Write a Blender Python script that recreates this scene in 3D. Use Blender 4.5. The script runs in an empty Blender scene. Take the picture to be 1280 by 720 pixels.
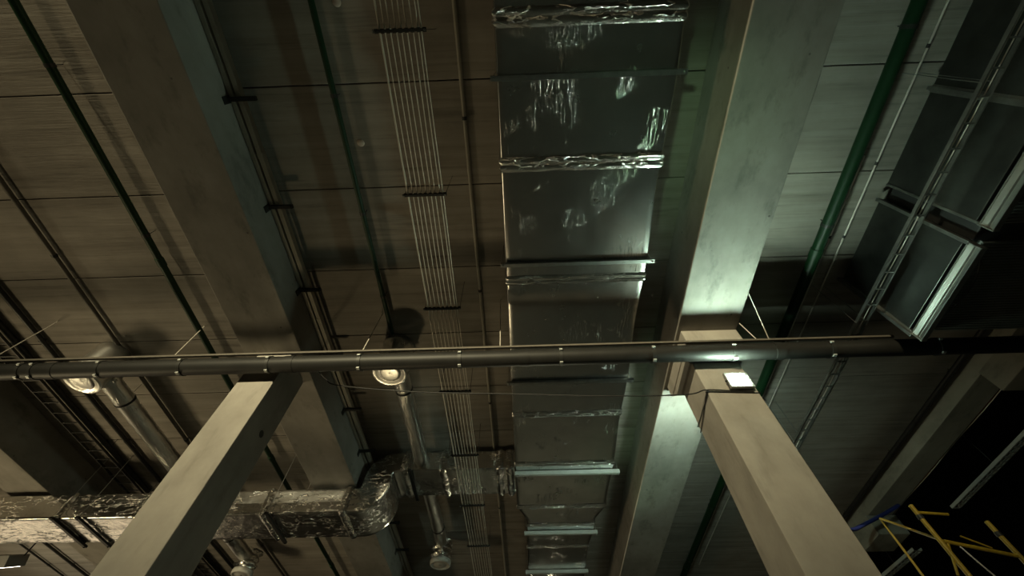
import bpy, bmesh, math, random
from mathutils import Vector, Matrix, noise
random.seed(7)
C = bpy.context.scene.collection
EYE = 1.6            # eye height above the floor; all z below are measured from the eye and lifted at the end
ZC = 5.15            # underside of the slabs
ZB = 4.41            # underside of the main beams
FLOOR = -EYE

# ------------------------------------------------------------------ materials
def nodes(name):
    m = bpy.data.materials.new(name); m.use_nodes = True
    nt = m.node_tree; b = nt.nodes['Principled BSDF']
    return m, nt, b
def N(nt, t, **k):
    n = nt.nodes.new(t)
    for a, v in k.items():
        if a.startswith('i_'): n.inputs[a[2:].replace('_', ' ')].default_value = v
        else: setattr(n, a, v)
    return n
def coords(nt, scale):
    tc = N(nt, 'ShaderNodeTexCoord'); mp = N(nt, 'ShaderNodeMapping')
    mp.inputs['Scale'].default_value = scale
    nt.links.new(tc.outputs['Object'], mp.inputs['Vector']); return mp
def noise_tex(nt, scale, s, detail=5, rough=.6):
    mp = coords(nt, scale); n = N(nt, 'ShaderNodeTexNoise')
    n.inputs['Scale'].default_value = s; n.inputs['Detail'].default_value = detail; n.inputs['Roughness'].default_value = rough
    nt.links.new(mp.outputs[0], n.inputs['Vector']); return n
def ramp(nt, src, stops):
    r = N(nt, 'ShaderNodeValToRGB'); e = r.color_ramp.elements
    while len(e) < len(stops): e.new(.5)
    for i, (p, c) in enumerate(stops):
        e[i].position = p; e[i].color = (c, c, c, 1) if isinstance(c, (int, float)) else (*c, 1)
    nt.links.new(src, r.inputs[0]); return r
def mul(nt, a, b, f=1.0):
    m = N(nt, 'ShaderNodeMix', data_type='RGBA', blend_type='MULTIPLY'); m.inputs[0].default_value = f
    nt.links.new(a, m.inputs[6]); nt.links.new(b, m.inputs[7]); return m.outputs[2]

def concrete(name, lo, hi, streak, stain=.35, holes=True, blot=.5, bsc=.55):
    m, nt, b = nodes(name)
    st = noise_tex(nt, streak, 2.0, 6, .62)
    base = ramp(nt, st.outputs['Fac'], [(.3, lo), (.7, hi)]).outputs[0]
    bl = noise_tex(nt, (1, 1, 1), bsc, 5, .65)
    base = mul(nt, base, ramp(nt, bl.outputs['Fac'], [(.32, blot), (.62, 1.0)]).outputs[0], .8)
    sp = noise_tex(nt, (streak[0] * .7, streak[1] * .7, streak[2] * .7), 5.5, 4, .7)
    base = mul(nt, base, ramp(nt, sp.outputs['Fac'], [(.3, 1 - stain), (.46, 1.0)]).outputs[0], 1)
    if holes:
        mp = coords(nt, (1, 1, 1)); v = N(nt, 'ShaderNodeTexVoronoi'); v.inputs['Scale'].default_value = 3.2
        nt.links.new(mp.outputs[0], v.inputs['Vector'])
        base = mul(nt, base, ramp(nt, v.outputs['Distance'], [(.03, .25), (.055, 1.0)]).outputs[0], .8)
    nt.links.new(base, b.inputs['Base Color'])
    b.inputs['Roughness'].default_value = .82
    b.inputs['Specular IOR Level'].default_value = .3
    fi = noise_tex(nt, streak, 14, 5, .65)
    bp = N(nt, 'ShaderNodeBump'); bp.inputs['Strength'].default_value = .25; bp.inputs['Distance'].default_value = .01
    nt.links.new(fi.outputs['Fac'], bp.inputs['Height']); nt.links.new(bp.outputs[0], b.inputs['Normal'])
    return m

def foil(name, streak, rough=.2, strength=.5, base=.62, cw=.02, g0=.5, fine_h=.3):
    m, nt, b = nodes(name)
    b.inputs['Metallic'].default_value = 1
    dust = noise_tex(nt, (1, 1, 1), 2.2, 5, .65)
    col = ramp(nt, dust.outputs['Fac'], [(.3, (base * .8, base * .795, base * .77)), (.65, (base, base * .99, base * .96))])
    nt.links.new(col.outputs[0], b.inputs['Base Color'])
    rr = ramp(nt, dust.outputs['Fac'], [(.3, rough * 1.35), (.7, rough)])
    nt.links.new(rr.outputs[0], b.inputs['Roughness'])
    w = noise_tex(nt, streak, 3.0, 5, .62)                      # creases along the duct
    crease = ramp(nt, w.outputs['Fac'], [(.5 - cw, 0.0), (.5, 1.0), (.5 + cw, 0.0)])
    gate = noise_tex(nt, (1, 1, 1), 1.7, 3, .55)
    gr = ramp(nt, gate.outputs['Fac'], [(g0, 0.0), (g0 + .1, 1.0)])
    cg = mul(nt, crease.outputs[0], gr.outputs[0], 1)
    fine = noise_tex(nt, (1, 1, 1), 7, 4, .6)
    ad = N(nt, 'ShaderNodeMath', operation='MULTIPLY_ADD'); ad.inputs[1].default_value = fine_h
    nt.links.new(fine.outputs['Fac'], ad.inputs[0]); nt.links.new(cg, ad.inputs[2])
    bp = N(nt, 'ShaderNodeBump'); bp.inputs['Strength'].default_value = strength; bp.inputs['Distance'].default_value = .02
    nt.links.new(ad.outputs[0], bp.inputs['Height']); nt.links.new(bp.outputs[0], b.inputs['Normal'])
    return m

def paint(name, col, rough=.45, metal=0, var=.25, scale=6, spec=.5):
    m, nt, b = nodes(name)
    n = noise_tex(nt, (1, 1, 1), scale, 4, .6)
    c = ramp(nt, n.outputs['Fac'], [(.3, tuple(v * (1 - var) for v in col)), (.7, col)])
    nt.links.new(c.outputs[0], b.inputs['Base Color'])
    b.inputs['Roughness'].default_value = rough; b.inputs['Metallic'].default_value = metal
    b.inputs['Specular IOR Level'].default_value = spec
    return m
def glow(name, col, strength):
    m, nt, b = nodes(name)
    b.inputs['Base Color'].default_value = (.8, .8, .8, 1)
    b.inputs['Emission Color'].default_value = (*col, 1); b.inputs['Emission Strength'].default_value = strength
    return m

M = dict(
    slab=concrete('slab_concrete', (.25, .225, .195), (.37, .34, .3), (.16, 3.2, 1), .3, False, .6),
    beam=concrete('beam_concrete', (.25, .235, .21), (.34, .32, .29), (1, .5, 1), .3, True, .62, .7),
    column=concrete('column_concrete', (.31, .285, .25), (.4, .375, .335), (1, 1, .3), .2, False, .6, .9),
    edge=concrete('edge_beam_concrete', (.22, .21, .17), (.32, .3, .25), (1, .4, 1), .3, False, .7),
    floor=concrete('floor_concrete', (.1, .098, .088), (.16, .155, .14), (1, 1, 1), .2, False, .7),
    foil=foil('foil_wrap', (9, .7, 9), .21, .42, .6, .012, .555, .06),
    foil_x=foil('foil_wrap_branch', (1.2, 3, 3), .21, .9, .85, .02, .44, .5),
    foil_r=foil('foil_sleeve', (3, .6, 3), .27, .35, .88, .02, .48, .25),
    band=foil('foil_tape', (1, 4, 4), .18, 1, .8, .03, .36, .5),
    steel=paint('galvanised_steel', (.42, .43, .42), .36, 1, .3, 9),
    casing=paint('galvanised_casing', (.2, .21, .205), .34, 1, .5, 1.6),
    rail=paint('bright_steel_rail', (.6, .62, .6), .32, 1, .2, 4),
    under=paint('dark_ribbed_steel', (.2, .21, .2), .45, .3, .3, 3),
    dark=paint('dark_steel', (.035, .035, .033), .5, .4, .3, 9),
    pipe=paint('black_pipe_insulation', (.022, .0215, .02), .5, 0, .25, 5, .3),
    rubber=paint('black_rubber', (.012, .012, .012), .6, 0, .2, 5),
    green=paint('green_pipe_paint', (.004, .03, .009), .5, 0, .3, 5, .3),
    conduit=paint('brown_grey_conduit', (.13, .115, .095), .55, 0, .25, 6),
    trunk=paint('beige_trunking', (.4, .37, .31), .55, 0, .2, 5),
    pale_steel=paint('pale_galvanised_steel', (.5, .52, .5), .45, .2, .15, 6),
    wire=paint('pale_wire', (.68, .64, .56), .45, .2, .15, 5),
    yellow=paint('yellow_tube_paint', (.42, .29, .03), .42, 0, .35, 7),
    blue=paint('blue_hose', (.03, .045, .22), .5, 0, .2, 5),
    red=paint('red_brown_cable', (.2, .07, .04), .5, 0, .2, 5),
    grille=paint('white_diffuser', (.55, .54, .5), .5, 0, .2, 8),
    housing=paint('lamp_housing', (.3, .3, .29), .5, .1, .2, 7),
    plug=paint('pale_plug', (.6, .5, .43), .7, 0, .2, 7),
    led=glow('led_panel_cool', (.71, 1.0, .78), 760),
    led_r=glow('led_panel_rear', (.74, 1.0, .8), 380),
    led_w=glow('led_panel_warm', (1, .9, .75), 12),
)

# ------------------------------------------------------------------ mesh builder
class MB:
    def __init__(s): s.v = []; s.f = []; s.sm = []
    def add(s, vs, fs, smooth=False):
        o = len(s.v); s.v += [Vector(p) for p in vs]
        for f in fs: s.f.append([i + o for i in f]); s.sm.append(smooth)
    def box(s, x0, x1, y0, y1, z0, z1, c=0.0):
        bm = bmesh.new(); bmesh.ops.create_cube(bm, size=1)
        for v in bm.verts: v.co = Vector(((x0, x1)[v.co.x > 0], (y0, y1)[v.co.y > 0], (z0, z1)[v.co.z > 0]))
        if c: bmesh.ops.bevel(bm, geom=bm.edges[:], offset=c, segments=2, affect='EDGES', profile=.6)
        bm.verts.ensure_lookup_table(); bm.verts.index_update()
        s.add([v.co.copy() for v in bm.verts], [[v.index for v in f.verts] for f in bm.faces]); bm.free(); return s
    def prism(s, poly, a0, a1, axis='x'):
        n = len(poly)
        mk = {'x': lambda p, a: (a, p[0], p[1]), 'y': lambda p, a: (p[0], a, p[1]), 'z': lambda p, a: (p[0], p[1], a)}[axis]
        s.add([mk(p, a0) for p in poly] + [mk(p, a1) for p in poly],
              [list(range(n))[::-1], list(range(n, 2 * n))] + [[i, (i + 1) % n, n + (i + 1) % n, n + i] for i in range(n)]); return s
    def tube(s, pts, r, n=10, wob=0, cap=True):
        pts = [Vector(p) for p in pts]; rings = []
        up = None
        for i, p in enumerate(pts):
            t = (pts[min(i + 1, len(pts) - 1)] - pts[max(i - 1, 0)]).normalized()
            if up is None: up = t.orthogonal().normalized()
            a = (up - t * up.dot(t)).normalized(); up = a; b = t.cross(a)
            rr = r[i] if isinstance(r, (list, tuple)) else r
            ring = []
            for k in range(n):
                d = a * math.cos(2 * math.pi * k / n) + b * math.sin(2 * math.pi * k / n)
                q = rr
                if wob: q = rr + wob * noise.noise((p + d * rr) * 7)
                ring.append(p + d * q)
            rings.append(ring)
        fs = [[i * n + k, i * n + (k + 1) % n, (i + 1) * n + (k + 1) % n, (i + 1) * n + k] for i in range(len(pts) - 1) for k in range(n)]
        s.add([q for rg in rings for q in rg], fs, True)
        if cap: s.add([q for q in rings[0]], [list(range(n))[::-1]]); s.add([q for q in rings[-1]], [list(range(n))])
        return s
    def lathe(s, cx, cy, prof, n=36, wob=0):
        vs = []
        for (r, z) in prof:
            for k in range(n):
                a = 2 * math.pi * k / n; d = Vector((math.cos(a), math.sin(a), 0)); q = r
                if wob and r > .02: q = r + wob * noise.noise(Vector((cx + d.x * r, cy + d.y * r, z)) * 9)
                vs.append((cx + d.x * q, cy + d.y * q, z))
        m = len(prof)
        s.add(vs, [[i * n + k, i * n + (k + 1) % n, (i + 1) * n + (k + 1) % n, (i + 1) * n + k] for i in range(m - 1) for k in range(n)], True)
        return s
    def sweep(s, frames, m=14, wob=.004, rc=.02, freq=(3, 3, 3), cap=True):
        """rounded rectangle swept along frames (centre, axis u, axis v, half u, half v)"""
        loops = []
        for (o, u, v, hu, hv) in frames:
            o = Vector(o); u = Vector(u); v = Vector(v); pts = []
            def corner(sx, sy, a0):
                for k in range(3):
                    a = a0 + k * math.pi / 4
                    pts.append((sx * (hu - rc) + rc * math.cos(a), sy * (hv - rc) + rc * math.sin(a)))
            def side(p, q):
                for k in range(1, m): t = k / m; pts.append((p[0] + (q[0] - p[0]) * t, p[1] + (q[1] - p[1]) * t))
            corner(1, 1, 0); side((hu - rc, hv), (-hu + rc, hv)); corner(-1, 1, math.pi / 2); side((-hu, hv - rc), (-hu, -hv + rc))
            corner(-1, -1, math.pi); side((-hu + rc, -hv), (hu - rc, -hv)); corner(1, -1, 1.5 * math.pi); side((hu, -hv + rc), (hu, hv - rc))
            loop = []
            for (a, b) in pts:
                w = o + u * a + v * b; d = (u * (a / hu) + v * (b / hv)).normalized()
                q = Vector((w.x * freq[0], w.y * freq[1], w.z * freq[2]))
                loop.append(w + d * wob * (noise.noise(q) + .5 * noise.noise(q * 2.7)))
            loops.append(loop)
        n = len(loops[0])
        s.add([q for l in loops for q in l], [[i * n + k, i * n + (k + 1) % n, (i + 1) * n + (k + 1) % n, (i + 1) * n + k] for i in range(len(loops) - 1) for k in range(n)], True)
        if cap: s.add(loops[0], [list(range(n))[::-1]]); s.add(loops[-1], [list(range(n))])
        return s
    def build(s, name, mat, parent=None, label=None, origin=None):
        if parent is not None: org = Vector(parent['_org'])
        elif origin is not None: org = Vector(origin)
        else:
            org = Vector((sum(v.x for v in s.v) / len(s.v), sum(v.y for v in s.v) / len(s.v), min(v.z for v in s.v)))
        me = bpy.data.meshes.new(name); me.from_pydata([v - org for v in s.v], [], s.f)
        me.polygons.foreach_set('use_smooth', s.sm); me.materials.append(M[mat])
        bm = bmesh.new(); bm.from_mesh(me); bmesh.ops.recalc_face_normals(bm, faces=bm.faces[:]); bm.to_mesh(me); bm.free()
        o = bpy.data.objects.new(name, me); C.objects.link(o); o['_org'] = tuple(org)
        if parent is not None: o.parent = parent
        else: o.location = org
        if parent is not None and parent.parent is not None: pass
        if label: o['label'] = label
        return o
def thing(name, label, cat, loc, group=None):
    o = bpy.data.objects.new(name, None); o.empty_display_size = .2; C.objects.link(o)
    o.location = loc; o['_org'] = tuple(loc); o['label'] = label; o['category'] = cat
    if group: o['group'] = group
    return o
def tag(o, label, cat, group=None):
    o['label'] = label; o['category'] = cat
    if group: o['group'] = group
    return o
def struct(o): o['kind'] = 'structure'; return o
def dup(root, loc, label, group=None):
    r = root.copy(); C.objects.link(r); r.location = loc; r['label'] = label; r['_org'] = tuple(loc)
    if group: r['group'] = group
    for ch in list(root.children):
        c = ch.copy(); C.objects.link(c); c.parent = r
        for g in list(ch.children):
            d = g.copy(); C.objects.link(d); d.parent = c
    return r
def span(a, b, step):
    n = max(1, round((b - a) / step)); return [a + (b - a) * i / n for i in range(n + 1)]

# ------------------------------------------------------------------ setting
b = MB()
for k in range(-18, 15):
    y0 = .5 + 1.2025 * k
    b.box(-16, 7.9, y0 + .006, y0 + 1.2025 - .006, ZC, ZC + .2, .006)
b.box(-16, 7.9, -21.2, 18.6, ZC + .19, ZC + .35)
struct(b.build('ceiling', 'slab'))
struct(MB().box(-30, 18, -26, 34, FLOOR - .2, FLOOR).build('floor', 'floor'))
struct(MB().box(7.95, 40, -6.8, 45, 8.2, 8.5).build('ceiling_high_bay', 'dark'))

def beam(x0, x1, zb, label, mat='beam', y0=-21, y1=18):
    o = MB().box(x0, x1, y0, y1, zb, ZC, .012).build('concrete_beam', mat)
    return tag(o, label, 'beam', 'concrete ceiling beams')
beam(-9.62, -8.82, ZB, 'concrete beam at the left edge with a dark right face and a cable ladder beside it')
beam(-3.90, -3.09, ZB, 'concrete beam resting on the left column, beige trunking along its right face')
beam(2.15, 2.96, ZB, 'brightly lit pale green concrete beam resting on the right column with the floodlight')
beam(7.47, 7.99, 4.85, 'shallow edge beam at far right bordering the black void', 'edge')

# columns
t = thing('concrete_column', 'left square concrete column with a pale lit front and dark right face', 'column', (-3.485, 4.1, FLOOR))
MB().box(-3.73, -3.24, 3.83, 4.38, FLOOR, ZB, .012).build('shaft', 'column', t)
pl = MB().tube([(-3.241, 4.17, 3.33), (-3.238, 4.17, 3.33)], .045, 18).build('form_tie_plug', 'dark', t)
t = thing('concrete_column', 'right square concrete column with widened head, carrying the lit floodlight', 'column', (2.55, 4.1, FLOOR))
MB().box(2.247, 2.853, 3.82, 4.39, FLOOR, 4.2, .012).build('shaft', 'column', t)
cp = MB().box(2.2, 2.95, 3.6, 4.68, 4.2, ZB, .01)
cp.prism([(3.82, 4.0), (4.39, 4.0), (4.66, 4.2), (3.82, 4.2)], 2.215, 2.9, 'x')
cp.build('capital', 'column', t)
for y0, lab in ((4.25, 'pale concrete column head under the edge beam at the right frame edge'), (9.25, 'small grey concrete column head under the edge beam behind the yellow scaffold')):
    tag(MB().box(7.4, 8.06, y0, y0 + .75, 4.45, 4.85, .02).build('column_head', 'edge'), lab, 'column head', 'column heads under the edge beam')

# small round plugs in the slabs
def zray(px, py): return (px * ZC, py * ZC)
for i, (px, py, lab) in enumerate(((-.345, -.05, 'small pale round plug in the slab beside the middle green pipe, top of frame'), (-.36, .222, 'small pale round plug in the slab just right of the middle green pipe'),
                                   (-.735, .72, 'small pale round plug in slab left of lit beam'))[:2]):
    x, y = zray(px, py)
    tag(MB().lathe(x, y, [(0.0, ZC - .012), (.028, ZC - .012), (.045, ZC - .004), (.045, ZC + .001)], 16).build('anchor_plug', 'plug'), lab, 'plug', 'round plugs in the ceiling slabs')

# ------------------------------------------------------------------ main foil duct
UX, UY, UZ = (1, 0, 0), (0, 1, 0), (0, 0, 1)
ZD = 4.65
def d1_edges(y):
    if y <= 8.3: return -.155, 1.66 + .015 * math.sin(y * 3)
    if y <= 8.76: f = (y - 8.3) / .46; return -.155 + f * .185, 1.66 - f * .19
    return .03, 1.47 - .07 * min(1, max(0, (y - 9.3) / .6))
def d1_frame(y, e=0.0, ez=None):
    a, c = d1_edges(y); ez = e if ez is None else ez
    return ((a + c) / 2, y, (ZD + 5.04) / 2), UX, UZ, (c - a) / 2 + e, (5.04 - ZD) / 2 + ez
t = thing('foil_wrapped_duct', 'wide rectangular silver foil-wrapped main duct running down the middle of the ceiling', 'duct', (.75, 4, ZD))
MB().sweep([d1_frame(y) for y in span(-4, 13.5, .06)], 30, .0035, .02, (3, .6, 3)).build('duct_body', 'foil', t)
def wrap1(y, w=.11, h=.035):
    fr = []
    for k in range(19):
        s_ = k / 18; e = .004 + h * (.25 + .75 * abs(math.sin(2 * math.pi * s_))) * max(0, math.sin(math.pi * s_)) ** .4
        fr.append(d1_frame(y + (s_ - .5) * 2 * w, e))
    MB().sweep(fr, 48, .012, .022, (7, 5, 7), False).build('flange_wrap', 'band', t)
for y in (-2.3, -.06, 1.33, 2.86, 5.5, 6.86, 8.28, 8.98, 9.9): wrap1(y, .07 if y > 2.5 else .085, .016 if y > 2.5 else .022)

def trapeze(y, xa, xb, z, label, bright=False, h=.045):
    t = thing('trapeze_hanger', label, 'hanger', ((xa + xb) / 2, y, z - h), 'trapeze hangers under the main duct')
    s_ = MB()
    d = .05
    s_.prism([(y - d / 2, z - h), (y + d / 2, z - h), (y + d / 2, z), (y + d / 2 - .006, z), (y + d / 2 - .006, z - h + .006), (y - d / 2 + .006, z - h + .006), (y - d / 2 + .006, z), (y - d / 2, z)], xa, xb, 'x')
    s_.build('channel', 'pale_steel' if bright else 'steel', t)  # bright hangers get a paler steel that stands in for lamplight
    for x in (xa + .03, xb - .03):
        r_ = MB().tube([(x, y, z - h - .03), (x, y, ZC - .001)], .006, 8).build('threaded_rod', 'steel', t)
        MB().tube([(x, y, z - h - .014), (x, y, z - h)], .013, 6).build('nut', 'steel', r_)
    return t
zz = ZD - .012
trapeze(.45, -.22, 1.75, zz, 'thin dark trapeze hanger under the main duct nearest the top of frame')
trapeze(2.6, -.22, 1.75, zz, 'grey trapeze hanger under the main duct just above a wrinkled joint, before the black pipe')
trapeze(4.72, -.22, 1.75, zz, 'grey trapeze hanger under the main duct just behind the black pipe')
trapeze(7.07, -.165, 1.78, zz, 'bright trapeze hanger under the main duct where the branch duct joins', True, .075)
trapeze(9.22, -.03, 1.54, zz, 'bright trapeze hanger under the narrowed part of the main duct', True, .075)
trapeze(11.0, -.03, 1.46, zz, 'trapeze hanger under the main duct at the bottom edge of the frame', True, .075)

# ------------------------------------------------------------------ branch duct with an S drop under the left beam
t = thing('foil_wrapped_duct', 'silver foil-wrapped branch duct dropping in an S-bend under the left beam', 'duct', (-4, 7.4, 3.89))
path = []                                  # (x, z, angle of travel, half height)
for x in span(-.17, -2.4, -.07) if False else [-.17 - .07 * i for i in range(32)]: path.append((x, 4.845, 0, .195))
for k in range(1, 13):
    a = math.pi / 2 * k / 12; path.append((-2.4 - .3 * math.sin(a), 4.545 + .3 * math.cos(a), a, .2 + .055 * k / 12))
for k in range(0, 13):
    a = math.pi / 2 * (1 - k / 12); path.append((-3.0 + .3 * (1 - math.cos(math.pi / 2 - a)) * 0 + .3 * math.sin(a), 4.41 - .3 * math.cos(a), a, .255 - .037 * k / 12))
x = -3.07
while x > -14: path.append((x, 4.11, 0, .218)); x -= .09
YM, YH = 7.385, .415
def d2_frame(p, e=0.0):
    x, z, a, h = p
    tan = Vector((-math.cos(a), 0, -math.sin(a))); nrm = Vector((-math.sin(a), 0, math.cos(a)))
    return (x, YM, z), UY, nrm, YH + e, h + e
# keep the lofted frames monotone: insert the straight bit between the two arcs
MB().sweep([d2_frame(p) for p in path], 14, .009, .02, (2.2, 4, 4)).build('duct_body', 'foil_x', t)
def wrap2(x, w=.07, h=.028):
    z = 4.845 if x > -2.45 else 4.11; hh = .195 if x > -2.45 else .218
    MB().sweep([d2_frame((x - (k / 10 - .5) * 2 * w, z, 0, hh), .004 + h * math.sin(math.pi * k / 10)) for k in range(11)], 14, .012, .022, (6, 5, 5), False).build('flange_wrap', 'band', t)
for x in (-.26, -.45, -1.52, -2.25, -3.15, -4.55, -6.75, -8.2, -10.2): wrap2(x)
def cross_hanger(x, z, label):
    t = thing('trapeze_hanger', label, 'hanger', (x, YM, z - .05), 'trapeze hangers under the branch duct')
    MB().box(x - .03, x + .03, YM - YH - .1, YM + YH + .08, z - .05, z - .012, .004).build('channel', 'dark', t)
    for y in (YM - YH - .06, YM + YH + .05):
        r_ = MB().tube([(x, y, z - .07), (x, y, ZC - .001)], .005, 8).build('threaded_rod', 'steel', t)
        MB().tube([(x, y, z - .062), (x, y, z - .05)], .012, 6).build('nut', 'dark', r_)
cross_hanger(-7.7, 3.885, 'dark trapeze hanger crossing under the left part of the branch duct')
cross_hanger(-8.15, 3.885, 'dark trapeze hanger beside the far left joint of the branch duct')
cross_hanger(-4.42, 3.885, 'dark trapeze hanger under the branch duct between the left column and S-bend')
cross_hanger(-2.12, 4.64, 'dark trapeze hanger under the raised part of the branch duct')

# ------------------------------------------------------------------ round ducts with drops
def round_run(x, z, r, y0, y1, gap, label, near=True, far=True):
    t = thing('round_foil_duct', label, 'duct', (x, (y0 + y1) / 2, z - r), 'round foil ducts')
    for (a, c) in gap:
        bd = MB().tube([(x, y, z) for y in span(a, c, .05)], r, 24, .006).build('duct_body', 'foil_r', t)
    for y in (5.05, 9.4):
        if not any(a < y < c for a, c in gap): continue
        MB().tube([(x, y - .018, z), (x, y + .018, z)], r + .009, 24).build('strap', 'dark', t)
        MB().tube([(x, y, z + r), (x, y, ZC - .001)], .004, 6).build('hanger_rod', 'steel', t)
    if near: near_drop(t, x, y0, z, r)
    if far: far_drop(t, x, y1)
    return t
def near_drop(t, x, y0, z, r):
    prof = [(.02, 4.48), (.10, 4.475), (.2, 4.47), (.225, 4.455), (.25, 4.46), (.255, 4.5), (.245, 4.56), (.25, 4.75), (.245, 4.98), (.24, 5.1), (.02, 5.11)]
    d = MB().lathe(x, y0, prof, 40, .012).build('drop_box', 'foil_r', t)
    MB().lathe(x, y0, [(.01, 4.462), (.12, 4.458), (.165, 4.466), (.17, 4.48), (.01, 4.49)], 32, .01).build('end_cap', 'foil_r', d)
    MB().tube([(x + .16, y0 + .22, 4.72), (x + .16, y0 + .26, 4.72)], .03, 10).build('latch', 'rail', d)
    MB().tube([(x, y0 + .2, z), (x, y0 + .3, z)], r + .03, 24, .02).build('collar', 'foil_r', t)
def far_drop(t, x, y1):
    prof = [(.02, 4.98)] + [(.2 + .03 * math.sin(k * 1.9) + .02 * random.random(), 4.97 - .045 * k) for k in range(10)] + [(.2, 4.52), (.02, 4.51)]
    d = MB().lathe(x, y1, prof, 40, .05).build('flexible_drop', 'foil_x', t)
    MB().lathe(x, y1, [(.02, 4.54), (.225, 4.54), (.235, 4.5), (.225, 4.44), (.2, 4.43), (.19, 4.45), (.12, 4.45), (.11, 4.44), (.02, 4.44)], 36).build('diffuser', 'grille', d)
round_run(-1.95, 4.86, .132, 4.3, 6.965, [(4.45, 6.965)], 'round foil duct beneath the middle green pipe, from its drum to the branch duct', far=False)
round_run(-1.95, 4.86, .132, 7.805, 10.2, [(7.805, 10.1)], 'round foil duct behind the raised branch duct, ending in a pale round diffuser', near=False)
round_run(-6.6, 4.78, .14, 4.3, 10.5, [(4.45, 10.4)], 'round foil duct at left, passing behind the left column and over the branch duct')

# ------------------------------------------------------------------ black pipe
t = thing('insulated_pipe', 'long black horizontal pipe crossing the whole frame in front of both columns', 'pipe', (-2, 3.64, 3.89))
PY, PZ, PR = 3.64, 4.0, .107
MB().tube([(x, PY, PZ) for x in span(-13, 9.5, .25)], PR, 28, .002).build('pipe_body', 'pipe', t)
def xpix(i): return 0
for x in (-6.95, -6.55, -6.38, -5.5, -4.42, -3.27, -2.08, -.78, .52, 1.7, 2.72, 3.95, 5.3, 6.6):
    c = MB().tube([(x - .022, PY, PZ), (x + .022, PY, PZ)], PR + .008, 28).build('clamp', 'dark', t)
    MB().box(x - .02, x + .02, PY - PR - .03, PY - PR + .012, PZ - .01, PZ + .015, .003).build('clamp_screw', 'pale_steel', c)
    MB().box(x - .02, x + .02, PY - .03, PY + .01, PZ - PR - .022, PZ - PR - .005, .003).build('clamp_screw', 'pale_steel', c)
for x in (-6.15, -3.0, .05, 3.3): MB().tube([(x - .06, PY, PZ), (x + .06, PY, PZ)], PR + .006, 28).build('sleeve', 'pipe', t)
o = MB().box(-13, 4.8, PY - .115, PY - .085, PZ + .088, PZ + .12, .004).build('rim_light_rail', 'conduit')  # rail added to stand for the warm rim of light along the pipe
tag(o, 'thin pale rail added for the rim of light along the top of the black pipe', 'rail')
def rod(p, q, label, nm='hanger_rod'):
    o = MB().tube([p, q], .0065, 8).build(nm, 'wire'); return tag(o, label, 'rod', 'rods holding the black pipe')
def hz(rx, ry): return (rx * ZC, ry * ZC, ZC - .001)
rod((-7.1, PY - .1, PZ + .1), hz(-1.40, .712), 'slanting rod above the black pipe at the far left')
rod((-4.58, PY - .1, PZ + .1), hz(-.965, .746), 'slanting rod above the black pipe reaching the left green pipe')
rod((-2.07, PY - .1, PZ + .1), hz(-.411, .72), 'slanting rod above the black pipe left of the middle green pipe')
rod((-.26, PY - .1, PZ + .1), hz(-.053, .681), 'upright rod above the black pipe touching the left edge of main duct')
rod((3.22, PY - .1, PZ + .1), (3.0, 3.0, 4.6), 'bright rod above the black pipe right of the lit beam')
rod((3.07, PY - .1, PZ + .1), (2.97, 3.5, 4.42), 'short thin rod above the black pipe beside the right column head')

# ------------------------------------------------------------------ pipes and conduits on the slabs
def ceiling_pipe(name, x, z, r, y0, y1, mat, label, cat, group, marks, couple=True):
    t = thing(name, label, cat, (x, (y0 + y1) / 2, z - r), group)
    MB().tube([(x, y, z) for y in span(y0, y1, .5)], r, 18).build('pipe_body', mat, t)
    for y in marks:
        c = MB().tube([(x, y - .02, z), (x, y + .02, z)], r + .006, 18)
        c.tube([(x + .02, y, z), (x + .02, y, ZC - .001)], .006, 6); c.build('pipe_clip', 'dark', t)
    if couple:
        for y in marks[::2]: MB().tube([(x, y + .35, z), (x, y + .47, z)], r + .009, 18).build('coupling', mat, t)
    return t
g = 'green pipes along the ceiling'
ceiling_pipe('green_pipe', -4.95, 5.02, .044, -6, 16, 'green', 'green pipe left of the left beam, crossing the lit slabs diagonally', 'pipe', g, [-1.8, .2, 2.2, 4.4, 6.6, 8.8, 11])
ceiling_pipe('green_pipe', -1.99, 5.03, .033, -6, 4.0, 'green', 'thin green pipe in the middle bay ending above a round foil duct', 'pipe', g, [-1.6, .6, 2.0, 3.3], False)
ceiling_pipe('green_pipe', 4.08, 4.98, .07, -6, 16, 'green', 'thick green pipe in the right bay beside the lit beam', 'pipe', g, [-2, .15, 2.35, 4.6, 6.8, 9, 11.4])
ceiling_pipe('conduit', -6.46, 5.10, .03, -6, 16, 'conduit', 'thin brown conduit on the slabs left of the left green pipe', 'conduit', 'conduits along the ceiling', [-1.5, .5, 2.5, 4.5, 6.5, 8.5, 10.5], False)
ceiling_pipe('conduit', -.57, 5.115, .021, -6, 16, 'trunk', 'thin pale conduit on the slabs just left of the main duct', 'conduit', 'conduits along the ceiling', [-1.5, .9, 3.3, 5.7, 9.1], False)
ceiling_pipe('conduit', 4.49, 5.12, .011, -6, 12, 'wire', 'thin pale conduit right of the thick green pipe', 'conduit', 'conduits along the ceiling', [-1.5, .34, 1.6, 2.6, 4.6, 6.6], False)
ceiling_pipe('conduit', 4.3, 5.12, .009, 1.5, 12, 'wire', 'thinner pale conduit between the thick green pipe and another conduit', 'conduit', 'conduits along the ceiling', [2.6, 4.6, 6.6], False)
ceiling_pipe('conduit', -7.62, 5.10, .035, -6, 16, 'dark', 'dark conduit on the shaded slab right of the far left cable ladder', 'conduit', 'conduits along the ceiling', [-1, 1.5, 4, 6.5, 9], False)
ceiling_pipe('conduit', -8.05, 5.09, .045, -6, 16, 'dark', 'dark conduit behind the far left cable ladder', 'conduit', 'conduits along the ceiling', [-1, 1.5, 4, 6.5, 9], False)
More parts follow.
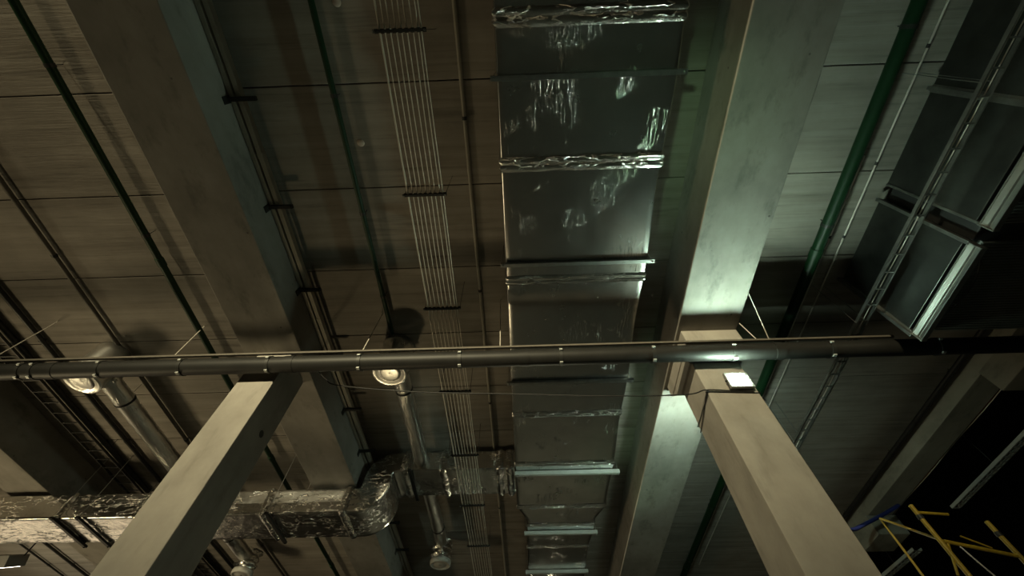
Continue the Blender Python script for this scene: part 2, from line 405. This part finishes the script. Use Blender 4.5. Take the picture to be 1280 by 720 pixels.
ceiling_pipe('conduit', -11.65, 5.10, .03, 2, 16, 'dark', 'dark conduit on the bright slab in the bottom left corner', 'conduit', 'conduits along the ceiling', [9, 11.3, 13], False)
ceiling_pipe('conduit', -12.3, 5.11, .02, 2, 16, 'dark', 'thin dark conduit nearest the bottom left corner', 'conduit', 'conduits along the ceiling', [9, 11.3, 13], False)
ceiling_pipe('conduit', 7.27, 5.06, .04, -3, 14, 'dark', 'dark conduit hugging the inside of the shallow edge beam', 'conduit', 'conduits along the ceiling', [3, 5.2, 7.4, 9.6], False)

# trunking on cantilever brackets beside the left beam
for (xa, xb, lab) in ((-3.085, -3.03, 'beige cable trunking against the right face of the left beam'), (-3.005, -2.95, 'beige cable trunking running outermost on the brackets of the left beam')):
    t = thing('cable_trunking', lab, 'trunking', ((xa + xb) / 2, 4, 4.9), 'trunking beside the left beam')
    MB().box(xa, xb, -6, 14, 4.9, 4.985, .006).build('trunking_body', 'trunk', t)
    for y in (-1.2, 1.2, 3.6, 6.0, 8.4): MB().box(xa - .004, xb + .004, y - .03, y + .03, 4.896, 4.99, .003).build('joint_cover', 'trunk', t)
first = None
for y, where in ((.58, 'topmost of its row in the frame'), (1.815, 'second from the top of its row'), (3.05, 'third from the top, above the black pipe'), (4.285, 'just behind the black pipe'),
                 (5.52, 'just below the black pipe'), (6.66, 'in front of the branch duct'), (8.0, 'first beyond the branch duct'), (9.2, 'second beyond the branch duct'), (10.4, 'lowest of its row in the frame')):
    lab = 'dark bracket on the left beam, ' + where
    if first is None:
        first = thing('cantilever_bracket', lab, 'bracket', (-3.09, y, 4.84), 'brackets beside the left beam')
        MB().box(-3.088, -2.78, y - .022, y + .022, 4.855, 4.897, .003).build('arm', 'dark', first)
        MB().box(-3.089, -3.075, y - .04, y + .04, 4.78, 4.897, .003).build('wall_plate', 'dark', first)
        MB().tube([(-2.8, y, 4.84), (-2.8, y, 4.91)], .01, 6).build('bolt', 'dark', first)
    else: dup(first, (-3.09, y, 4.84), lab)

# wire bundle
ZW = 4.5
xs = [ZW * (-.2706 + .01147 * k) for k in range(7)] + [ZW * -.1902, ZW * -.1832]
words = ['leftmost and thickest', 'second from left', 'third from left', 'fourth from left', 'middle', 'fourth from right', 'third from right', 'second from right', 'rightmost']
for x, w in zip(xs, words):
    pts = [(x + .003 * math.sin(y * 2.1 + x * 40), y, ZW + .012 - .012 * math.sin(math.pi * ((y - .01) / 1.575 % 1))) for y in span(-5, 14, .26)]
    tag(MB().tube(pts, .0095 if w.startswith('left') else .0055, 8).build('stretched_wire', 'wire'), w.capitalize() + ' of the nine pale parallel wires in the middle bay', 'wire', 'parallel wires on crossbars')
first = None
for k, nm in ((-1, 'wholly beyond the top edge of the frame'), (0, 'topmost in the frame'), (1, 'second from the top of frame'), (2, 'just above the black pipe'), (3, 'just below the black pipe'), (4, 'in front of the raised branch duct'), (5, 'just beyond the branch duct'), (6, 'lowest seen in the frame'), (7, 'past the bottom edge of the frame')):
    y = .01 + 1.575 * k; lab = 'dark crossbar under the nine parallel wires, ' + nm
    if k == -1 or k == 7: continue
    if first is None:
        first = thing('wire_crossbar', lab, 'crossbar', (-1.02, y, ZW - .04), 'crossbars under the parallel wires')
        mb = MB()
        mb.box(-1.275, -.775, y - .014, y + .014, ZW - .034, ZW - .012, .003)
        for j in range(9): mb.box(-1.26 + j * .056, -1.225 + j * .056, y - .02, y + .02, ZW - .014, ZW - .004)
        mb.build('channel', 'dark', first)
        for x in (-1.262, -.79):
            r_ = MB().tube([(x, y, ZW - .05), (x, y, ZC - .001)], .0035, 6).build('hanger_wire', 'dark', first)
            MB().tube([(x, y, ZW - .045), (x, y, ZW - .034)], .011, 6).build('nut', 'steel', r_)
    else: dup(first, (-1.02, y, ZW - .04), lab)

# ------------------------------------------------------------------ cable ladders
def ladder(x0, x1, z, y0, y1, step, label, hang, mat='steel', h=.04):
    t = thing('cable_ladder', label, 'cable ladder', ((x0 + x1) / 2, (y0 + y1) / 2, z), 'cable ladders')
    for x in (x0, x1): MB().box(x - .008, x + .008, y0, y1, z, z + h).build('side_rail', mat, t)
    y = y0 + step / 2
    while y < y1: MB().box(x0, x1, y - .008, y + .008, z + .004, z + .018).build('rung', mat, t); y += step
    for y in hang:
        for x in (x0 - .012, x1 + .012): MB().tube([(x, y, z), (x, y, ZC - .001)], .004, 6).build('hanger_rod', mat, t)
    return t
ladder(4.37, 4.50, 4.22, -3, 7.2, .24, 'narrow steel cable ladder along the left face of the air handling unit', (.6, 3.4, 5.8))
ladder(-8.15, -7.85, 4.86, -2, 12, .26, 'dark steel cable ladder beside the far left beam', (1.2, 4.7, 6.5, 10), 'dark')
for i, (x, z, lab) in enumerate(((4.40, 4.245, 'thin cable lying on the narrow ladder, left one'), (4.45, 4.245, 'thin cable lying on the narrow ladder, right one'))):
    tag(MB().tube([(x + .008 * math.sin(y * 1.3 + i), y, z + .004 * math.sin(y * 5)) for y in span(-3, 7.2, .3)], .006, 8).build('cable', 'wire'), lab, 'cable', 'cables on the narrow ladder')

# perforated trays in the void
def perforated_tray(p, q, w, label, hang):
    p = Vector(p); q = Vector(q); d = (q - p); L = d.length; d.normalize(); side = Vector((1, 0, 0)); side = (side - d * side.dot(d)).normalized(); up = side.cross(d)
    if up.z < 0: up = -up
    t = thing('perforated_tray', label, 'cable tray', tuple(p), 'perforated trays in the void')
    mb = MB()
    def bar(a0, a1, s0, s1, h0, h1):
        vs = [p + d * a + side * s + up * h for a in (a0, a1) for s in (s0, s1) for h in (h0, h1)]
        mb.add(vs, [[0, 1, 3, 2], [4, 6, 7, 5], [0, 4, 5, 1], [2, 3, 7, 6], [0, 2, 6, 4], [1, 5, 7, 3]])
    for s0 in (0, .42, .84): bar(0, L, s0 * w, s0 * w + .16 * w, 0, .003)
    a = 0
    while a < L: bar(a, a + .045, 0, w, 0, .003); a += .14
    mb.build('perforated_base', 'pale_steel', t)
    for s0 in (0, w - .003):
        mb = MB(); bar(0, L, s0, s0 + .003, .003, .06); mb.build('side_wall', 'pale_steel', t)
    for a in hang:
        c = p + d * a + side * (w / 2)
        MB().tube([c, (c.x, c.y, 8.2)], .006, 6).build('hanger_rod', 'steel', t)
perforated_tray((8.70, 8.6, 4.6), (8.70, 2.5, 4.6), .16, 'long perforated steel cable tray hanging in the black void at right', (1.4, 3.5))
perforated_tray((8.3, 11.2, 4.42), (8.42, 9.9, 4.42), .2, 'short perforated tray piece low behind the yellow scaffold', (.5,))
for i, (x, m, lab) in enumerate(((8.01, 'red', 'reddish thin cable clipped along the outer bottom edge of the edge beam'), (8.045, 'wire', 'pale thin cable along the outer bottom edge of the edge beam'))):
    tag(MB().tube([(x + .006 * math.sin(y * 2 + i), y, 4.87 + .01 * math.sin(y * 3)) for y in span(0, 14, .3)], .007, 8).build('cable', m), lab, 'cable', 'cables along the edge beam')

# ------------------------------------------------------------------ air handling unit
t = thing('air_handling_unit', 'large dark metal air handling unit hanging at upper right', 'air handling unit', (5.8, 0, 3.82))
XL, XR, ZU0, ZU1 = 4.66, 7.0, 3.82, 5.04
def module(y0, y1):
    c = MB().box(XL + .01, XR, y0, y1, ZU0 + .05, ZU1, .006).build('casing', 'casing', t)
    zb_ = 3.667
    r_ = MB().prism([(XL - .008, ZU0), (XL - .008, ZU0 - .012), (XL, ZU0 - .014), (XL + .01, (ZU0 + zb_) / 2 + .01), (XL - .002, (ZU0 + zb_) / 2), (XL + .01, (ZU0 + zb_) / 2 - .01), (XL, zb_ + .014), (XL - .01, zb_ + .012), (XL - .01, zb_), (XL + .05, zb_), (XL + .05, zb_ + .004), (XL + .018, zb_ + .004), (XL + .018, ZU0)], y0 + .012, y1 - .012, 'y')
    for q in (y0, y1 - .015): r_.box(XL - .014, XL + .05, q, q + .015, zb_ - .004, ZU0 + .01, .003)
    r_.build('bottom_rail', 'rail', t)
    u = MB(); u.box(XL + .18, XR, y0 + .02, y1 - .02, ZU0 + .03, ZU0 + .055)
    n = int((y1 - y0) / .035)
    for k in range(n): u.box(XL + .19, XR - .02, y0 + .03 + k * .035, y0 + .048 + k * .035, ZU0 + .02, ZU0 + .032)
    u.build('ribbed_underside', 'under', t)
    e = MB().box(XL, XL + .05, y1 - .03, y1, ZU0, ZU1, .004).build('corner_post', 'steel', t)
    e = MB().box(XL - .008, XL + .03, y0, y0 + .03, ZU0, ZU1, .004).build('corner_post', 'steel', t)
    return c
module(-3.6, .74); module(.76, 1.86); module(2.04, 3.25)
MB().box(XL + .07, XR - .02, 1.85, 2.05, ZU0 + .03, ZU1 - .04, .01).build('flexible_connector', 'rubber', t)
MB().box(XL - .02, XL + .02, 2.03, 2.07, ZU0 - .02, ZU1 + .03, .004).build('flange', 'steel', t)
MB().box(XL - .02, XL + .02, .73, .77, ZU0 - .02, ZU1 + .03, .004).build('flange', 'steel', t)
MB().box(XL - .03, XL + .02, 3.24, 3.28, ZU0 - .03, ZU1 + .05, .004).build('flange', 'steel', t)
hs = [(XL + .22 + .05 * math.sin(k / 9 * math.pi), 2.2 + k * .09, ZU0 - .01 - .05 * math.sin(k / 9 * math.pi)) for k in range(10)]
MB().tube(hs, .008, 8).build('drain_hose', 'rubber', t)
for y in (-1.2, .5, 1.5, 2.9):
    MB().tube([(XL + .12, y, ZU1 - .002), (XL + .12, y, ZC - .001)], .008, 8).build('hanger_rod', 'steel', t)

# ------------------------------------------------------------------ yellow scaffold
t = thing('scaffold', 'yellow tubular scaffold tower top at the lower right corner', 'scaffold', (3.8, 4, FLOOR))
YS = 3.8
def at(rx, rz, y): return Vector((rx * y, y, rz * y))
A1 = at(.9225, .545, YS); A0 = Vector((A1.x + .01, YS, FLOOR))
C1 = at(1.062, .504, YS); C0 = Vector((C1.x, YS, FLOOR))
B1 = at(.829, .516, 4.6); B0 = Vector((B1.x - .005, 4.6, FLOOR))
for (p, q, r) in ((A0, A1, .019), (C0, C1, .019), (B0, B1, .011)):
    pole = MB().tube([p, q], r, 14).build('pole', 'yellow', t)
    if r > .015:
        for dz in (.09, .9): MB().tube([q - Vector((0, 0, dz)), q - Vector((0, 0, dz + .035))], r + .006, 14).build('collar', 'dark', pole)
        MB().tube([p, p + Vector((0, 0, .02))], .06, 14).build('foot_plate', 'dark', pole)
for (p, q, r, m) in ((B1, at(.9225, .468, YS), .011, 'yellow'), (at(.925, .528, YS), at(.99, .522, YS + .02), .012, 'yellow'), (at(.93, .464, YS), at(1.063, .43, YS), .015, 'yellow'),
                     (at(.975, .474, YS), at(1.02, .448, YS), .007, 'yellow'), (at(.934, .458, YS), at(.9, .396, YS), .01, 'yellow'), (at(.955, .453, YS), at(.985, .36, YS), .006, 'steel'),
                     (at(.9225, .3, YS), at(1.062, .3, YS), .015, 'yellow')):
    MB().tube([p, q], r, 12).build('brace', m, t, 'grey steel brace' if m == 'steel' else None)

tag(MB().tube([(7.9, 8.83, 4.82), (7.4, 8.83, 4.62), (6.68, 8.83, 4.36), (5.9, 8.2, 4.0), (4.9, 7.0, 3.5), (4.0, 5.8, 3.15), (3.2, 4.7, 2.95), (2.84, 4.3, 2.9)], .035, 12).build('hose', 'blue'), 'blue hose stretched behind the right column toward the edge beam', 'hose')

# ------------------------------------------------------------------ floodlights
def floodlight(x, y, z, w, h, face, mat, label, arm=True, hd=.045):
    """face +1 looks to +y, -1 looks to -y; y is the plane of the glowing panel"""
    t = thing('floodlight', label, 'floodlight', (x, y, z - h / 2), 'floodlights')
    s_ = -face
    MB().box(x - w / 2 - .035, x + w / 2 + .05, min(y + s_ * .006, y + s_ * hd), max(y + s_ * .006, y + s_ * hd), z - h / 2 - .035, z + h / 2 + .04, .006).build('housing', 'housing', t)
    p = MB().box(x - w / 2, x + w / 2, min(y, y + s_ * .008), max(y, y + s_ * .008), z - h / 2, z + h / 2).build('light_panel', mat, t)
    if arm:
        MB().tube([(x - w / 2 - .035, y + s_ * .03, z), (x - w / 2 - .035, y + s_ * .05, z - h / 2 - .04), (x - w / 2 - .035, y + s_ * .075, z - h / 2 - .05), (x + w / 2 + .035, y + s_ * .075, z - h / 2 - .05), (x + w / 2 + .035, y + s_ * .05, z - h / 2 - .04), (x + w / 2 + .035, y + s_ * .03, z)], .008, 8).build('yoke', 'dark', t)
        for sx in (-1, 1): MB().tube([(x + sx * (w / 2 + .015), y + s_ * .03, z), (x + sx * (w / 2 + .05), y + s_ * .03, z)], .014, 10).build('knob', 'dark', t)
    return t
floodlight(2.655, 3.735, 3.62, .2, .165, -1, 'led', 'glowing white floodlight on the front of the right column')
floodlight(2.5, 4.47, 3.6, .27, .225, 1, 'led_r', 'floodlight on the hidden back of the right column, lighting the beam behind')
fl = floodlight(-9.95, 8.2, 3.82, .4, .3, 1, 'led_w', 'grey floodlight seen from behind in the bottom left corner', False, .2)
ht = MB().tube([(-9.5, 8.15, 3.85), (-9.5, 8.15, ZB - .001)], .012, 8).build('hanger_tube', 'dark', fl)
fl.rotation_euler.x = -1.08; ht.rotation_euler.x = 1.08
# power cable of the right floodlight
pts = [(-3.085, 4.32, 4.6), (-2.75, 4.12, 4.2), (-2.4, 3.95, 3.9), (-1.3, 3.92, 3.72), (-.12, 3.9, 3.63), (1.0, 3.87, 3.53), (1.97, 3.84, 3.49), (2.23, 3.8, 3.52), (2.5, 3.80, 3.5), (2.62, 3.8, 3.5)]
cv = []
P_ = [Vector(p) for p in pts]
for i in range(len(P_) - 1):
    p0 = P_[max(i - 1, 0)]; p1 = P_[i]; p2 = P_[i + 1]; p3 = P_[min(i + 2, len(P_) - 1)]
    for k in range(6):
        u = k / 6; cv.append(.5 * ((2 * p1) + (p2 - p0) * u + (2 * p0 - 5 * p1 + 4 * p2 - p3) * u * u + (3 * p1 - p0 - 3 * p2 + p3) * u ** 3))
cv.append(P_[-1])
tag(MB().tube(cv, .008, 8).build('power_cable', 'rubber'), 'thin black power cable sagging from the left beam to the right column floodlight', 'cable')
t = thing('tie_rope', 'thin dark rope tied around the right column below the floodlight', 'rope', (2.55, 4.1, 3.4))
lo = [(2.235, 3.808, 3.5), (2.865, 3.808, 3.46), (2.865, 4.402, 3.48), (2.235, 4.402, 3.46), (2.235, 3.808, 3.46)]
MB().tube(lo, .006, 8).build('loop', 'rubber', t)
MB().tube([(2.235, 3.808, 3.5), (2.232, 4.1, 3.42), (2.232, 4.39, 3.36)], .006, 8).build('loose_end', 'rubber', t)
MB().tube([(2.225, 3.8, 3.48), (2.25, 3.8, 3.51)], .014, 8).build('knot', 'rubber', t)

# ------------------------------------------------------------------ lights outside the frame: hall work lights and added fill spots
def area(name, loc, tgt, size, watts, col, spread=180):
    l = bpy.data.lights.new(name, 'AREA'); l.shape = 'RECTANGLE'; l.size = size[0]; l.size_y = size[1]; l.energy = watts; l.color = col; l.spread = math.radians(spread)
    o = bpy.data.objects.new(name, l); C.objects.link(o); o.location = loc
    o.rotation_euler = (Vector(tgt) - Vector(loc)).to_track_quat('-Z', 'Y').to_euler(); return o
area('work_light_left', (-12.4, 6.3, -1.35), (-8.5, 6, 5), (2.5, 1.5), 280, (1, .81, .46))
area('work_light_left_far', (-17, 17, -1.2), (-4, 6, 5), (7, 4.3), 125, (1, .79, .5))
area('work_light_behind', (-8.6, -22, 4.385), (-1.0, 4, 8.7), (1.0, .03), 880, (1, .88, .54), 36)

def spot(name, loc, tgt, deg, watts, col):
    l = bpy.data.lights.new(name, 'SPOT'); l.energy = watts; l.color = col; l.spot_size = math.radians(deg); l.spot_blend = 1; l.shadow_soft_size = .3
    o = bpy.data.objects.new(name, l); C.objects.link(o); o.location = loc
    o.rotation_euler = (Vector(tgt) - Vector(loc)).to_track_quat('-Z', 'Y').to_euler(); return o
spot('fill_cool', (-1.6, -2.0, -1.2), (2.05, 1.2, 5.0), 19, 420, (.5, 1, .5))  # added green fill for the lit beam's left face and the slab beside it
spot('fill_cool_far', (-1.0, 14, -1.0), (2.3, 6.3, 4.85), 16, 420, (.5, 1, .5))  # added green fill for the same beam face farther back
spot('fill_middle', (-3.5, 8.0, -1.3), (-1.5, 3.2, 5.15), 46, 260, (1, .80, .44))  # added warm fill that lifts the middle bay slabs
spot('fill_rear', (1.0, 24, 4.5), (1.2, 13.5, -1.6), 75, 2600, (1, .95, .62))  # added spot on the far floor, brightening its reflection in the main duct
spot('fill_corner', (-13.5, 9.5, -1.2), (-11.2, 11.5, 5.15), 44, 420, (1, .93, .66))  # added spot that brightens the slabs in the bottom left corner
w = bpy.data.worlds.new('hall_dark'); bpy.context.scene.world = w; w.use_nodes = True
w.node_tree.nodes['Background'].inputs[0].default_value = (.9, 1, .85, 1); w.node_tree.nodes['Background'].inputs[1].default_value = .001

# ------------------------------------------------------------------ lift everything so the floor is z = 0
for o in list(bpy.data.objects):
    if '_org' in o: del o['_org']
    if o.parent is None: o.location.z += EYE

# ------------------------------------------------------------------ camera
cam = bpy.data.cameras.new('camera'); co = bpy.data.objects.new('camera', cam); C.objects.link(co)
cam.sensor_width = 36; cam.lens = 514 / 1280 * 36; cam.clip_start = .05; cam.clip_end = 200
R_ = Matrix(((0.99943291, 0.02999181, 0.01530825), (0.03351285, -0.84170933, -0.53888987), (-0.00327719, 0.5390973, -0.84223712)))
R_ = R_.to_4x4()
co.matrix_world = Matrix.Translation((0, 0, EYE)) @ R_
bpy.context.scene.camera = co
s = bpy.context.scene
s.view_settings.view_transform = 'Standard'; s.view_settings.look = 'None'; s.view_settings.exposure = 0; s.view_settings.gamma = 1; s.view_settings.use_curve_mapping = False
